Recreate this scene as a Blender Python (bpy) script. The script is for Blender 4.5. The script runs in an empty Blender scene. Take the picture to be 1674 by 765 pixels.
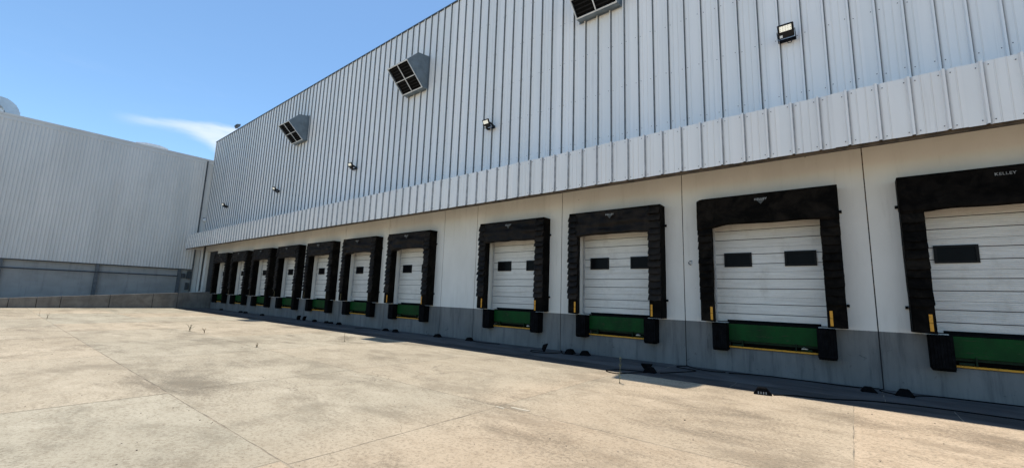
import bpy, bmesh, math, random
from mathutils import Vector, Matrix, noise
R = math.radians
rnd = random.Random(7)
S = bpy.context.scene
COL = S.collection

# ------------------------------------------------------------------ camera, sky, sun, exposure
CAM_Y, CAM_Z = -12.204, 1.651
yaw, pitch, roll = 0.67866, 0.14995, 0.03278
fw = Vector((-math.sin(yaw) * math.cos(pitch), math.cos(yaw) * math.cos(pitch), math.sin(pitch)))
rt0 = Vector((math.cos(yaw), math.sin(yaw), 0)); up0 = rt0.cross(fw)
rt = rt0 * math.cos(roll) + up0 * math.sin(roll); up = -rt0 * math.sin(roll) + up0 * math.cos(roll)
cam = bpy.data.cameras.new('camera'); cam.lens = 36 * 690.85 / 1674; cam.sensor_width = 36
cam.clip_start = 0.05; cam.clip_end = 3000
co = bpy.data.objects.new('camera', cam); COL.objects.link(co); S.camera = co
co.matrix_world = Matrix(((rt.x, up.x, -fw.x, 0), (rt.y, up.y, -fw.y, CAM_Y), (rt.z, up.z, -fw.z, CAM_Z), (0, 0, 0, 1)))

SUN = Vector((-0.22, 0.16, 1)).normalized()
sl = bpy.data.lights.new('sun', 'SUN'); sl.energy = 2.5; sl.angle = R(0.5); sl.color = (1, 0.93, 0.82)
so = bpy.data.objects.new('sun', sl); COL.objects.link(so)
so.rotation_euler = (-SUN).to_track_quat('-Z', 'Y').to_euler()
S.view_settings.view_transform = 'Standard'; S.view_settings.look = 'None'
S.view_settings.gamma = 1; S.view_settings.exposure = 0.92

W = bpy.data.worlds.new('World'); S.world = W; W.use_nodes = True
wt = W.node_tree; wt.nodes.clear()


class NT:
    """tiny node builder"""
    def __init__(s, t): s.t = t
    def n(s, typ, ins=None, **kw):
        nd = s.t.nodes.new(typ)
        for k, v in kw.items(): setattr(nd, k, v)
        for k, v in (ins or {}).items():
            if hasattr(v, 'is_linked'): s.t.links.new(v, nd.inputs[k])
            else: nd.inputs[k].default_value = v
        return nd
    def m(s, op, a, b=0.0, c=None, clamp=False):
        nd = s.t.nodes.new('ShaderNodeMath'); nd.operation = op; nd.use_clamp = clamp
        for i, v in enumerate((a, b, c)):
            if v is None: continue
            if hasattr(v, 'is_linked'): s.t.links.new(v, nd.inputs[i])
            else: nd.inputs[i].default_value = v
        return nd.outputs[0]
    def sm(s, v, lo, hi, a=0.0, b=1.0):
        nd = s.t.nodes.new('ShaderNodeMapRange'); nd.interpolation_type = 'SMOOTHSTEP'
        s.t.links.new(v, nd.inputs[0])
        for i, x in enumerate((lo, hi, a, b)):
            if hasattr(x, 'is_linked'): s.t.links.new(x, nd.inputs[i + 1])
            else: nd.inputs[i + 1].default_value = x
        return nd.outputs[0]
    def mix(s, f, a, b, blend='MIX'):
        nd = s.t.nodes.new('ShaderNodeMix'); nd.data_type = 'RGBA'; nd.blend_type = blend
        for i, v in ((0, f), (6, a), (7, b)):
            if hasattr(v, 'is_linked'): s.t.links.new(v, nd.inputs[i])
            else: nd.inputs[i].default_value = v if i == 0 else (*v, 1)
        return nd.outputs[2]
    def noise(s, vec, scale, detail=4, rough=0.55, dist=0.0):
        nd = s.n('ShaderNodeTexNoise', {'Scale': scale, 'Detail': detail, 'Roughness': rough, 'Distortion': dist})
        s.t.links.new(vec, nd.inputs['Vector']); return nd.outputs['Fac']
    def scaled(s, vec, sc, loc=(0, 0, 0)):
        nd = s.n('ShaderNodeMapping'); nd.inputs['Scale'].default_value = sc; nd.inputs['Location'].default_value = loc
        s.t.links.new(vec, nd.inputs['Vector']); return nd.outputs[0]


w = NT(wt)
sky = w.n('ShaderNodeTexSky', sky_type='NISHITA', sun_disc=False, sun_elevation=math.asin(SUN.z),
          sun_rotation=math.atan2(SUN.x, SUN.y), air_density=1.0, dust_density=0.5, ozone_density=2.0, altitude=1500)
tc = w.n('ShaderNodeTexCoord'); sp = w.n('ShaderNodeSeparateXYZ', {0: tc.outputs['Generated']})
az = w.m('MULTIPLY', w.m('ARCTAN2', sp.outputs[0], sp.outputs[1]), 180 / math.pi)
el = w.m('MULTIPLY', w.m('ARCSINE', sp.outputs[2]), 180 / math.pi)
cv = w.n('ShaderNodeCombineXYZ', {0: w.m('MULTIPLY', az, 0.22), 1: el})
n1 = w.noise(cv.outputs[0], 0.55, 6, 0.6)
wob = w.m('MULTIPLY', w.m('SUBTRACT', n1, 0.5), 1.5)
elw = w.m('ADD', el, wob)
d = w.m('ADD', az, 84.5)                                   # degrees along the streak of cloud
upper = w.m('ADD', w.m('MULTIPLY', d, 0.125), 16.75)
thick = w.m('ADD', w.m('MULTIPLY', w.m('POWER', w.m('MAXIMUM', w.m('DIVIDE', d, 9.5), 0.0), 4.0), 2.4), 0.45)
c1 = w.sm(w.m('SUBTRACT', upper, elw), -0.25, 0.7)
c2 = w.sm(w.m('SUBTRACT', w.m('SUBTRACT', upper, thick), elw), 0.9, -0.7)
c3 = w.m('MULTIPLY', w.sm(d, 0.0, 3.5), w.sm(d, 26.0, 14.0))
n2 = w.noise(cv.outputs[0], 1.7, 7, 0.6)
dens = w.m('MULTIPLY', w.m('MULTIPLY', w.m('MULTIPLY', c1, c2), c3), w.sm(n2, 0.15, 0.6, 0.55, 1.0))
veil = w.m('MULTIPLY', w.sm(n1, 0.5, 0.8), w.m('MULTIPLY', w.sm(el, 32.0, 14.0), 0.06))
dens = w.m('MAXIMUM', dens, veil, clamp=True)
hz = w.m('MULTIPLY', w.sm(el, 34.0, 4.0), 0.0)
skyc = w.mix(1.0, sky.outputs[0], (0.74, 0.86, 0.86), 'MULTIPLY')
skyh = w.mix(hz, skyc, (4.2, 5.0, 6.0))
skyc2 = w.mix(w.m('MULTIPLY', dens, 0.6), skyh, (4.6, 4.75, 5.0))
bg = w.n('ShaderNodeBackground', {'Color': skyc2, 'Strength': 0.125})
wt.links.new(bg.outputs[0], w.n('ShaderNodeOutputWorld').inputs[0])


# ------------------------------------------------------------------ materials
def mat(name):
    m = bpy.data.materials.new(name); m.use_nodes = True
    t = NT(m.node_tree); b = m.node_tree.nodes['Principled BSDF']
    t.b = b; t.mat = m
    t.geo = t.n('ShaderNodeNewGeometry'); t.pos = t.geo.outputs['Position']
    t.obj = t.n('ShaderNodeTexCoord').outputs['Object']
    t.rand = t.n('ShaderNodeObjectInfo').outputs['Random']
    return t
def setin(t, **kw):
    for k, v in kw.items():
        k = k.replace('_', ' ')
        if hasattr(v, 'is_linked'): t.t.links.new(v, t.b.inputs[k])
        else: t.b.inputs[k].default_value = (*v, 1) if isinstance(v, tuple) else v
def bump(t, h, strength=0.3, dist=0.01):
    b = t.n('ShaderNodeBump', {'Height': h, 'Strength': strength, 'Distance': dist})
    t.t.links.new(b.outputs[0], t.b.inputs['Normal'])
def simple(name, col, rough=0.6, metal=0.0, var=0.25, scale=6.0, bmp=0.0, bscale=60, spec=0.5):
    t = mat(name)
    n = t.noise(t.pos, scale, 5, 0.6)
    c = t.mix(t.sm(n, 0.3, 0.7), tuple(x * (1 - var) for x in col), tuple(min(1, x * (1 + var)) for x in col))
    setin(t, Base_Color=c, Roughness=rough, Metallic=metal, Specular_IOR_Level=spec)
    if bmp: bump(t, t.noise(t.pos, bscale, 3), bmp, 0.005)
    return t.mat

# yard concrete
t = mat('yard_concrete')
P = t.pos
big = t.noise(P, 0.16, 5, 0.55, 0.3)
mid = t.noise(t.scaled(P, (0.8, 1.25, 1)), 0.7, 9, 0.72, 0.25)
sm_ = t.noise(t.scaled(P, (1.0, 1.3, 1), (3, 7, 0)), 2.7, 8, 0.75, 0.1)
fine = t.noise(P, 22, 5, 0.8)
vfine = t.noise(P, 85, 3, 0.7)
grain = t.m('MULTIPLY', t.m('SUBTRACT', fine, 0.5), 0.34)
c = t.mix(t.sm(big, 0.32, 0.68), (0.42, 0.366, 0.27), (0.52, 0.455, 0.34))
# old stains and wash marks, broken up by the sandy surface
c = t.mix(t.m('MULTIPLY', t.sm(t.m('ADD', mid, grain), 0.45, 0.66), 0.72), c, (0.235, 0.203, 0.147))
stain = t.m('ADD', t.noise(t.scaled(P, (0.42, 0.9, 1), (11, 2, 0)), 0.55, 9, 0.68, 0.35), grain)
c = t.mix(t.m('MULTIPLY', t.sm(stain, 0.53, 0.68), 0.85), c, (0.165, 0.142, 0.103))
c = t.mix(t.m('MULTIPLY', t.sm(t.m('ADD', sm_, grain), 0.42, 0.70), 0.48), c, (0.29, 0.236, 0.163))
light = t.m('ADD', t.noise(t.scaled(P, (0.6, 1.3, 1), (5, 31, 0)), 0.8, 9, 0.7, 0.25), grain)
c = t.mix(t.m('MULTIPLY', t.sm(light, 0.52, 0.72), 0.6), c, (0.60, 0.53, 0.405))
# per slab tint, pinker towards some pours
c = t.mix(0.55, c, t.mix(t.rand, (0.80, 0.86, 0.90), (1.06, 0.97, 0.92)), 'MULTIPLY')
sepx = t.n('ShaderNodeSeparateXYZ', {0: P})
pour = t.m('MULTIPLY', t.sm(t.m('ADD', sepx.outputs[0], t.m('MULTIPLY', big, 3.0)), -4.5, -1.5), 0.55)
c = t.mix(pour, c, t.mix(1.0, c, (1.20, 1.0, 0.88), 'MULTIPLY'))
# exposed sand and stones, pits
c = t.mix(t.m('MULTIPLY', t.sm(fine, 0.48, 0.66), 0.68), c, (0.22, 0.175, 0.122))
c = t.mix(t.m('MULTIPLY', t.sm(vfine, 0.55, 0.72), 0.6), c, (0.70, 0.62, 0.5))
vo = t.n('ShaderNodeTexVoronoi', {'Scale': 9.0, 'Randomness': 1.0, 'Vector': P})
pit = t.m('MULTIPLY', t.sm(vo.outputs['Distance'], 0.12, 0.055), t.sm(t.noise(P, 1.7, 3), 0.5, 0.62))
vo2 = t.n('ShaderNodeTexVoronoi', {'Scale': 3.1, 'Randomness': 1.0, 'Vector': t.scaled(P, (1, 1.25, 1), (2.2, .4, 0))})
pit2 = t.m('MULTIPLY', t.sm(vo2.outputs['Distance'], 0.055, 0.03), t.sm(t.noise(P, 0.9, 3), 0.52, 0.6))
pits = t.m('MAXIMUM', pit, pit2)
c = t.mix(t.m('MULTIPLY', pits, 0.75), c, (0.07, 0.055, 0.04))
# hairline cracks
cr = t.n('ShaderNodeTexVoronoi', {'Scale': 0.23, 'Vector': P}, feature='DISTANCE_TO_EDGE')
wv = t.n('ShaderNodeVectorMath', {0: P, 1: t.n('ShaderNodeTexNoise', {'Scale': 1.1, 'Detail': 6, 'Vector': P}).outputs['Color']}, operation='ADD')
t.t.links.new(wv.outputs[0], cr.inputs['Vector'])
crk = t.m('MULTIPLY', t.sm(cr.outputs['Distance'], 0.0016, 0.0006), t.sm(t.noise(P, 0.33, 2), 0.52, 0.6))
c = t.mix(t.m('MULTIPLY', crk, 0.6), c, (0.10, 0.08, 0.06))
setin(t, Base_Color=c, Roughness=0.92, Specular_IOR_Level=0.25)
hh = t.m('ADD', t.m('MULTIPLY', fine, 0.5), t.m('SUBTRACT', t.m('MULTIPLY', vfine, 0.3), pits))
bump(t, hh, 0.55, 0.006)
M_YARD = t.mat

t = mat('apron_concrete')  # dark tone carries the building's shade along the wall foot
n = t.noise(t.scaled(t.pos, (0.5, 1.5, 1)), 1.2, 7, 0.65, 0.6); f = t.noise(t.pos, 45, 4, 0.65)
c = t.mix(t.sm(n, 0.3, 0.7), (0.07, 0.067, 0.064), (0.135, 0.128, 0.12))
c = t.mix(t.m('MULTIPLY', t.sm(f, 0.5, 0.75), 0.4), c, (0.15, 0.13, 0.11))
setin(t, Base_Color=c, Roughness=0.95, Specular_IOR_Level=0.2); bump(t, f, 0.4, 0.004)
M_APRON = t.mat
t = mat('shade_concrete')  # concrete darkened to paint the shadow strip along the dock
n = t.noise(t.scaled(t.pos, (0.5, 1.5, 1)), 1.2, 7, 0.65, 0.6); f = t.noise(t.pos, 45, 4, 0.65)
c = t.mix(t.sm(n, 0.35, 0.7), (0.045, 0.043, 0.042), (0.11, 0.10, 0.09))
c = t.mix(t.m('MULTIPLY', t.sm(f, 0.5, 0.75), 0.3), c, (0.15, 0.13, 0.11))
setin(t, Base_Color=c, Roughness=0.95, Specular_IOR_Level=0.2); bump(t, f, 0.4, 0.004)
M_SHADE = t.mat
M_DIRT = simple('joint_dirt', (0.27, 0.222, 0.16), 0.95, var=0.4, scale=3)
M_CHIP = simple('pale_mortar', (0.50, 0.435, 0.33), 0.9, var=0.2, scale=14)
M_LAND = simple('far_ground', (0.48, 0.41, 0.32), 0.95, var=0.3, scale=0.2)

# painted tilt-up wall
t = mat('wall_paint')
P = t.pos; s3 = t.n('ShaderNodeSeparateXYZ', {0: P}); z = s3.outputs[2]
cloud = t.noise(t.scaled(P, (1, 1, 0.55)), 0.9, 6, 0.6)
streak = t.noise(t.scaled(P, (4.5, 1, 0.45)), 1.0, 8, 0.7)
fine = t.noise(P, 30, 5, 0.65)
white = t.mix(t.sm(cloud, 0.3, 0.7), (0.71, 0.68, 0.62), (0.79, 0.76, 0.70))
white = t.mix(t.m('MULTIPLY', t.sm(streak, 0.52, 0.76), 0.30), white, (0.43, 0.385, 0.32))
grey = t.mix(t.sm(cloud, 0.3, 0.7), (0.155, 0.155, 0.147), (0.215, 0.212, 0.202))
grey = t.mix(t.m('MULTIPLY', t.sm(streak, 0.45, 0.68), 0.5), grey, (0.05, 0.055, 0.06))
scr = t.noise(t.scaled(P, (16, 1, 1.1), (1, 0, 3)), 1.0, 5, 0.6)
grey = t.mix(t.m('MULTIPLY', t.m('MULTIPLY', t.sm(scr, 0.62, 0.70), t.sm(cloud, 0.42, 0.55)), 0.55), grey, (0.045, 0.045, 0.045))
scuff = t.noise(t.scaled(P, (1.6, 1, 2.2), (4, 0, 1)), 2.3, 5, 0.7, 1.0)
grey = t.mix(t.m('MULTIPLY', t.sm(scuff, 0.63, 0.70), 0.6), grey, (0.03, 0.03, 0.03))
edge = t.m('ADD', z, t.m('MULTIPLY', t.m('SUBTRACT', fine, 0.5), 0.02))
c = t.mix(t.sm(edge, 1.192, 1.202), grey, white)
vo = t.n('ShaderNodeTexVoronoi', {'Scale': 1.35, 'Vector': t.scaled(P, (1, 1, 1.5), (.3, 0, .7))})
dot = t.m('MULTIPLY', t.sm(vo.outputs['Distance'], 0.030, 0.018), 0.7)
c = t.mix(dot, c, (0.13, 0.12, 0.11))
c = t.mix(t.m('MULTIPLY', t.sm(fine, 0.55, 0.8), 0.12), c, (0.25, 0.23, 0.2))
c = t.mix(1.0, c, t.mix(t.rand, (0.95, 0.95, 0.96), (1.03, 1.02, 1.0)), 'MULTIPLY')
setin(t, Base_Color=c, Roughness=0.8, Specular_IOR_Level=0.3)
bump(t, t.m('ADD', t.m('MULTIPLY', cloud, 1.4), t.m('MULTIPLY', fine, 0.25)), 0.35, 0.012)
M_WALL = t.mat

t = mat('joint_sealant')
s3 = t.n('ShaderNodeSeparateXYZ', {0: t.pos})
n = t.noise(t.scaled(t.pos, (1, 1, 3)), 4.0, 4, 0.7)
c = t.mix(t.m('MULTIPLY', t.sm(n, 0.42, 0.62), t.sm(s3.outputs[2], 1.2, 3.2)), (0.022, 0.022, 0.024), (0.19, 0.12, 0.07))
setin(t, Base_Color=c, Roughness=0.8); M_SEALANT = t.mat

def cladding(name, a, b, dirt, rough=0.42, metal=0.0):
    t = mat(name); P = t.pos
    n = t.noise(t.scaled(P, (1, 1, 0.3)), 0.7, 5, 0.6)
    st = t.noise(t.scaled(P, (9, 9, 0.25)), 1.0, 6, 0.7)
    f = t.noise(P, 22, 5, 0.7)
    c = t.mix(t.sm(n, 0.3, 0.7), a, b)
    c = t.mix(t.m('MULTIPLY', t.sm(st, 0.54, 0.8), 0.34), c, dirt)
    c = t.mix(t.m('MULTIPLY', t.sm(f, 0.6, 0.8), 0.10), c, dirt)
    c = t.mix(1.0, c, t.mix(t.rand, (0.94, 0.95, 0.96), (1.04, 1.03, 1.03)), 'MULTIPLY')
    setin(t, Base_Color=c, Roughness=t.sm(f, 0.3, 0.8, rough - 0.06, rough + 0.14), Metallic=metal, Specular_IOR_Level=0.5)
    bump(t, t.noise(t.scaled(P, (1.4, 1.4, 0.5)), 1.6, 2, 0.5), 0.16, 0.03)
    return t.mat
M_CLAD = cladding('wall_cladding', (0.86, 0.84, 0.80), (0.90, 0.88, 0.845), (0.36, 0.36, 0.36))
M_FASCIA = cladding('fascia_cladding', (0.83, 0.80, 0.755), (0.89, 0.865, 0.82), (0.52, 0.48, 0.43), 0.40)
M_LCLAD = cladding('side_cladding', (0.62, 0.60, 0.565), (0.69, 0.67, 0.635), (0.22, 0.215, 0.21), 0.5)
M_FLASH = cladding('flashing', (0.58, 0.56, 0.53), (0.66, 0.64, 0.60), (0.3, 0.3, 0.3), 0.45)
M_LAP = simple('rib_shade', (0.20, 0.215, 0.225), 0.7, var=0.2)  # painted shade for the right flank and groove of wall ribs
M_RIBSHADEF = simple('rib_shade_pale', (0.42, 0.43, 0.44), 0.7, var=0.2)  # paler painted rib shade for the canopy fascia
M_TRIM = simple('dark_trim', (0.055, 0.06, 0.065), 0.5, var=0.2)
M_ROOF = simple('roof_sheet', (0.5, 0.5, 0.5), 0.6)
M_SCREW = simple('screw_head', (0.035, 0.035, 0.04), 0.5, var=0.2)
t = mat('side_concrete')
n = t.noise(t.scaled(t.pos, (1, 0.7, 1.4)), 0.9, 6, 0.6); st = t.noise(t.scaled(t.pos, (4, 4, 0.4)), 1.0, 6, 0.7)
c = t.mix(t.sm(n, 0.3, 0.7), (0.31, 0.30, 0.28), (0.38, 0.37, 0.35))
c = t.mix(t.m('MULTIPLY', t.sm(st, 0.5, 0.75), 0.35), c, (0.13, 0.135, 0.14))
setin(t, Base_Color=c, Roughness=0.85); M_SIDEC = t.mat
t = mat('ramp_concrete')
n = t.noise(t.pos, 1.1, 7, 0.65, 0.5); st = t.noise(t.scaled(t.pos, (3, 3, 0.35)), 1.3, 6, 0.7); f = t.noise(t.pos, 24, 5, 0.7)
c = t.mix(t.sm(n, 0.3, 0.7), (0.13, 0.115, 0.10), (0.22, 0.20, 0.175))
c = t.mix(t.m('MULTIPLY', t.sm(st, 0.48, 0.7), 0.55), c, (0.11, 0.1, 0.085))
setin(t, Base_Color=c, Roughness=0.9); bump(t, t.m('ADD', n, t.m('MULTIPLY', f, 0.3)), 0.4, 0.01); M_RAMP = t.mat

# dock equipment
t = mat('door_enamel'); P = t.pos
st = t.noise(t.scaled(P, (0.7, 1, 9)), 2.2, 6, 0.7); f = t.noise(P, 26, 5, 0.7)
c = t.mix(t.sm(st, 0.3, 0.75), (0.80, 0.775, 0.72), (0.64, 0.615, 0.565))
c = t.mix(t.m('MULTIPLY', t.sm(f, 0.55, 0.75), 0.25), c, (0.33, 0.3, 0.26))
dg = t.noise(t.scaled(P, (1.3, 1, 0.8)), 1.6, 7, 0.7)
c = t.mix(t.m('MULTIPLY', t.sm(dg, 0.5, 0.75), 0.35), c, (0.40, 0.36, 0.30))
setin(t, Base_Color=c, Roughness=0.5)
c = t.mix(1.0, c, t.mix(t.rand, (0.90, 0.90, 0.90), (1.02, 1.01, 0.99)), 'MULTIPLY')
t.t.links.new(c, t.b.inputs['Base Color'])
bump(t, st, 0.3, 0.006); M_DOOR = t.mat
M_GROOVE = simple('door_groove', (0.05, 0.048, 0.045), 0.7)
M_TRACK = simple('galvanised_track', (0.52, 0.51, 0.5), 0.45, 0.3)
M_WFRAME = simple('window_gasket', (0.006, 0.006, 0.006), 0.6, spec=0.2)
t = mat('dark_glass'); n = t.noise(t.pos, 3.0, 4)
setin(t, Base_Color=t.mix(n, (0.003, 0.003, 0.0035), (0.010, 0.010, 0.011)), Roughness=0.22, Specular_IOR_Level=0.05); M_GLASS = t.mat
def vinyl(name, a, b, rough, spec=0.012):
    t = mat(name); P = t.pos
    n = t.noise(P, 3.0, 6, 0.65, 0.5); f = t.noise(P, 40, 4, 0.7)
    c = t.mix(t.sm(n, 0.35, 0.7), a, b)
    c = t.mix(t.m('MULTIPLY', t.sm(f, 0.6, 0.8), 0.25), c, (0.025, 0.021, 0.018))
    c = t.mix(1.0, c, t.mix(t.rand, (0.75, 0.75, 0.78), (1.35, 1.28, 1.2)), 'MULTIPLY')
    setin(t, Base_Color=c, Roughness=t.sm(n, 0.3, 0.8, rough, rough + 0.2), Specular_IOR_Level=spec)
    bump(t, t.m('ADD', n, t.m('MULTIPLY', f, 0.2)), 0.5, 0.012); return t.mat
M_VINYL = vinyl('seal_vinyl', (0.004, 0.0038, 0.0035), (0.014, 0.012, 0.010), 0.5)
M_HEAD = vinyl('head_vinyl', (0.006, 0.005, 0.0045), (0.020, 0.0155, 0.012), 0.45, 0.12)
M_FLAP = vinyl('flap_vinyl', (0.010, 0.009, 0.008), (0.026, 0.021, 0.017), 0.5, 0.10)
M_RUBBER = simple('black_rubber', (0.005, 0.005, 0.0055), 0.8, var=0.5, scale=9, bmp=0.4, spec=0.05)
t = mat('yellow_marking'); n = t.noise(t.pos, 14, 5, 0.7)
setin(t, Base_Color=t.mix(t.sm(n, 0.52, 0.72), (0.68, 0.30, 0.014), (0.25, 0.12, 0.02)), Roughness=0.55); M_YELLOW = t.mat
M_YELD = simple('dirty_yellow', (0.10, 0.075, 0.025), 0.7, var=0.6, scale=12)
t = mat('green_enamel'); n = t.noise(t.scaled(t.pos, (1, 1, 0.5)), 3.0, 6, 0.65)
c = t.mix(t.sm(n, 0.35, 0.75), (0.0015, 0.056, 0.009), (0.003, 0.034, 0.007))
c = t.mix(t.m('MULTIPLY', t.sm(t.noise(t.scaled(t.pos, (0.5, 1, 2.5)), 9, 6, 0.75), 0.56, 0.68), 0.7), c, (0.045, 0.035, 0.022))
setin(t, Base_Color=c, Roughness=0.55, Specular_IOR_Level=0.15); M_GREEN = t.mat
M_DGREEN = simple('green_steel', (0.004, 0.018, 0.005), 0.6, var=0.4, scale=12, spec=0.2)
M_PIT = simple('pit_dark', (0.006, 0.006, 0.006), 0.95, spec=0.1)
M_STEEL = simple('bare_steel', (0.5, 0.5, 0.48), 0.35, 0.8)
M_WHITE = simple('white_print', (0.75, 0.75, 0.73), 0.6, var=0.1)
M_GREYP = simple('grey_print', (0.055, 0.058, 0.055), 0.6, var=0.2)
M_GREYL = simple('light_grey_print', (0.26, 0.26, 0.25), 0.6, var=0.3)
M_RUST = simple('rusty_steel', (0.075, 0.055, 0.038), 0.8, var=0.5, scale=5)
M_HOOD = simple('hood_sheet', (0.135, 0.17, 0.195), 0.5, 0.0, var=0.18, scale=2.5)
M_HOODLIP = simple('hood_edge', (0.66, 0.67, 0.67), 0.4, 0.0, var=0.15)
M_BLADE = simple('louvre_blade', (0.012, 0.012, 0.013), 0.7, spec=0.2)
M_LAMP = simple('lamp_housing', (0.007, 0.007, 0.008), 0.5, spec=0.25)
M_LENS = simple('lamp_lens', (0.86, 0.84, 0.74), 0.2, var=0.06, scale=30)
lb_ = M_LENS.node_tree.nodes['Principled BSDF']; lb_.inputs['Emission Color'].default_value = (1, 0.95, 0.8, 1); lb_.inputs['Emission Strength'].default_value = 0.22
M_LED = simple('led_dot', (0.42, 0.40, 0.26), 0.4)
M_PIPE = simple('pipe_paint', (0.34, 0.35, 0.36), 0.5)
M_DPIPE = simple('dark_pipe', (0.045, 0.05, 0.055), 0.5)
M_BOX = simple('box_enamel', (0.10, 0.11, 0.12), 0.5)
M_DUCT = simple('duct_sheet', (0.50, 0.58, 0.64), 0.4, 0.2, var=0.12, scale=1.5)
M_DUCTW = simple('duct_white', (0.78, 0.78, 0.76), 0.5)
M_STEM = simple('weed_stem', (0.10, 0.095, 0.05), 0.8)
M_LEAF = simple('weed_leaf', (0.075, 0.10, 0.035), 0.7, var=0.4)
M_DRY = simple('dry_weed', (0.20, 0.15, 0.075), 0.8, var=0.4, scale=20)
M_STONE = simple('stone', (0.20, 0.165, 0.125), 0.9, var=0.5, scale=9)
M_SHUT = simple('shutter_grey', (0.02, 0.022, 0.026), 0.6, var=0.2)


# ------------------------------------------------------------------ helpers
def setp(o, label=None, cat=None, group=None, kind=None):
    if label: o['label'] = label
    if cat: o['category'] = cat
    if group: o['group'] = group
    if kind: o['kind'] = kind
    return o
def root(name, loc, label, cat, group=None, rz=0):
    o = bpy.data.objects.new(name, None); COL.objects.link(o); o.location = loc; o.rotation_euler = (0, 0, rz)
    o.empty_display_size = 0.2
    return setp(o, label, cat, group)
def link(name, me, parent=None, loc=(0, 0, 0)):
    o = bpy.data.objects.new(name, me); COL.objects.link(o); o.location = loc
    if parent: o.parent = parent
    return o
def mesh_of(bm, name, m, smooth=False):
    me = bpy.data.meshes.new(name)
    bmesh.ops.recalc_face_normals(bm, faces=bm.faces)
    bm.to_mesh(me); bm.free()
    for x in (m if isinstance(m, (list, tuple)) else [m]): me.materials.append(x)
    if smooth:
        for p in me.polygons: p.use_smooth = True
    return me
def raw(name, v, f, m, smooth=False):
    me = bpy.data.meshes.new(name); me.from_pydata(v, [], f); me.materials.append(m)
    if smooth:
        for p in me.polygons: p.use_smooth = True
    me.update(); return me
def box(bm, x0, x1, y0, y1, z0, z1, bev=0.0, seg=1):
    vs = [bm.verts.new((x, y, z_)) for z_ in (z0, z1) for y in (y0, y1) for x in (x0, x1)]
    fs = [bm.faces.new([vs[i] for i in q]) for q in ((0, 2, 3, 1), (4, 5, 7, 6), (0, 1, 5, 4), (2, 6, 7, 3), (0, 4, 6, 2), (1, 3, 7, 5))]
    if bev:
        es = list({e for f_ in fs for e in f_.edges})
        bmesh.ops.bevel(bm, geom=es, offset=bev, segments=seg, profile=0.5, affect='EDGES')
def boxm(name, b, m, bev=0.0):
    bm = bmesh.new(); box(bm, *b, bev=bev); return mesh_of(bm, name, m)
def part(name, parent, b, m, bev=0.0):
    return link(name, boxm(name, b, m, bev), parent)
def prism(bm, pts, axis, a, b):
    """closed polygon pts in the plane across axis, from a to b along it"""
    def P(u, v, w_): return {'x': (w_, u, v), 'y': (u, w_, v), 'z': (u, v, w_)}[axis]
    A = [bm.verts.new(P(u, v, a)) for u, v in pts]; B = [bm.verts.new(P(u, v, b)) for u, v in pts]
    bm.faces.new(A); bm.faces.new(list(reversed(B)))
    for i in range(len(pts)):
        j = (i + 1) % len(pts); bm.faces.new([A[i], A[j], B[j], B[i]])
def tube(bm, pts, r, n=6, taper=1.0):
    pts = [Vector(p) for p in pts]; rings = []
    for i, p in enumerate(pts):
        d_ = (pts[min(i + 1, len(pts) - 1)] - pts[max(i - 1, 0)]).normalized()
        a = d_.cross(Vector((0, 0, 1)) if abs(d_.z) < 0.9 else Vector((1, 0, 0))).normalized(); b = d_.cross(a)
        rr = r * (1 + (taper - 1) * i / max(1, len(pts) - 1))
        rings.append([bm.verts.new(p + (a * math.cos(k * 2 * math.pi / n) + b * math.sin(k * 2 * math.pi / n)) * rr) for k in range(n)])
    for A, B in zip(rings, rings[1:]):
        for k in range(n): bm.faces.new([A[k], A[(k + 1) % n], B[(k + 1) % n], B[k]])
    bm.faces.new(rings[0]); bm.faces.new(rings[-1])
def sheet(name, prof, z0, z1, m, along='x', nz=1, dark=None):
    """open profile (u along the wall, v out of it) swept from z0 to z1; 'x' faces -y, 'y' faces +x"""
    v = []; f = []; n = len(prof)
    for k in range(nz + 1):
        zz_ = z0 + (z1 - z0) * k / nz
        for u, h in prof: v.append((u, -h, zz_) if along == 'x' else (h, u, zz_))
    for k in range(nz):
        for i in range(n - 1):
            a = k * n + i; f.append((a, a + 1, a + n + 1, a + n))
    me_ = raw(name, v, f, m)
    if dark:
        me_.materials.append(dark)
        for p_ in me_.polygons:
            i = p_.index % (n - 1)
            if prof[i][1] < -0.015 and prof[i + 1][1] < -0.015 or (prof[i][1] > 0.03 and prof[i + 1][1] < -0.015): p_.material_index = 1  # shade painted on rib flank and groove faces
    return me_
def panel(name, xs, zs, removed, y0, y1, m):
    """slab with rectangular holes, reveals included"""
    bm = bmesh.new(); vd = {}
    def V(i, k, y):
        if (i, k, y) not in vd: vd[(i, k, y)] = bm.verts.new((xs[i], y, zs[k]))
        return vd[(i, k, y)]
    nx, nz = len(xs) - 1, len(zs) - 1
    solid = lambda i, k: 0 <= i < nx and 0 <= k < nz and (i, k) not in removed
    for i in range(nx):
        for k in range(nz):
            if not solid(i, k): continue
            bm.faces.new([V(i, k, y0), V(i + 1, k, y0), V(i + 1, k + 1, y0), V(i, k + 1, y0)])
            bm.faces.new([V(i, k, y1), V(i, k + 1, y1), V(i + 1, k + 1, y1), V(i + 1, k, y1)])
            for (di, dk, a, b) in ((-1, 0, (i, k), (i, k + 1)), (1, 0, (i + 1, k + 1), (i + 1, k)), (0, -1, (i + 1, k), (i, k)), (0, 1, (i, k + 1), (i + 1, k + 1))):
                if not solid(i + di, k + dk):
                    bm.faces.new([V(*a, y0), V(*b, y0), V(*b, y1), V(*a, y1)])
    return mesh_of(bm, name, m)
def copy_tree(o, parent=None):
    c_ = o.copy(); COL.objects.link(c_); c_.parent = parent
    for ch in list(o.children): copy_tree(ch, c_)
    return c_

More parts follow.
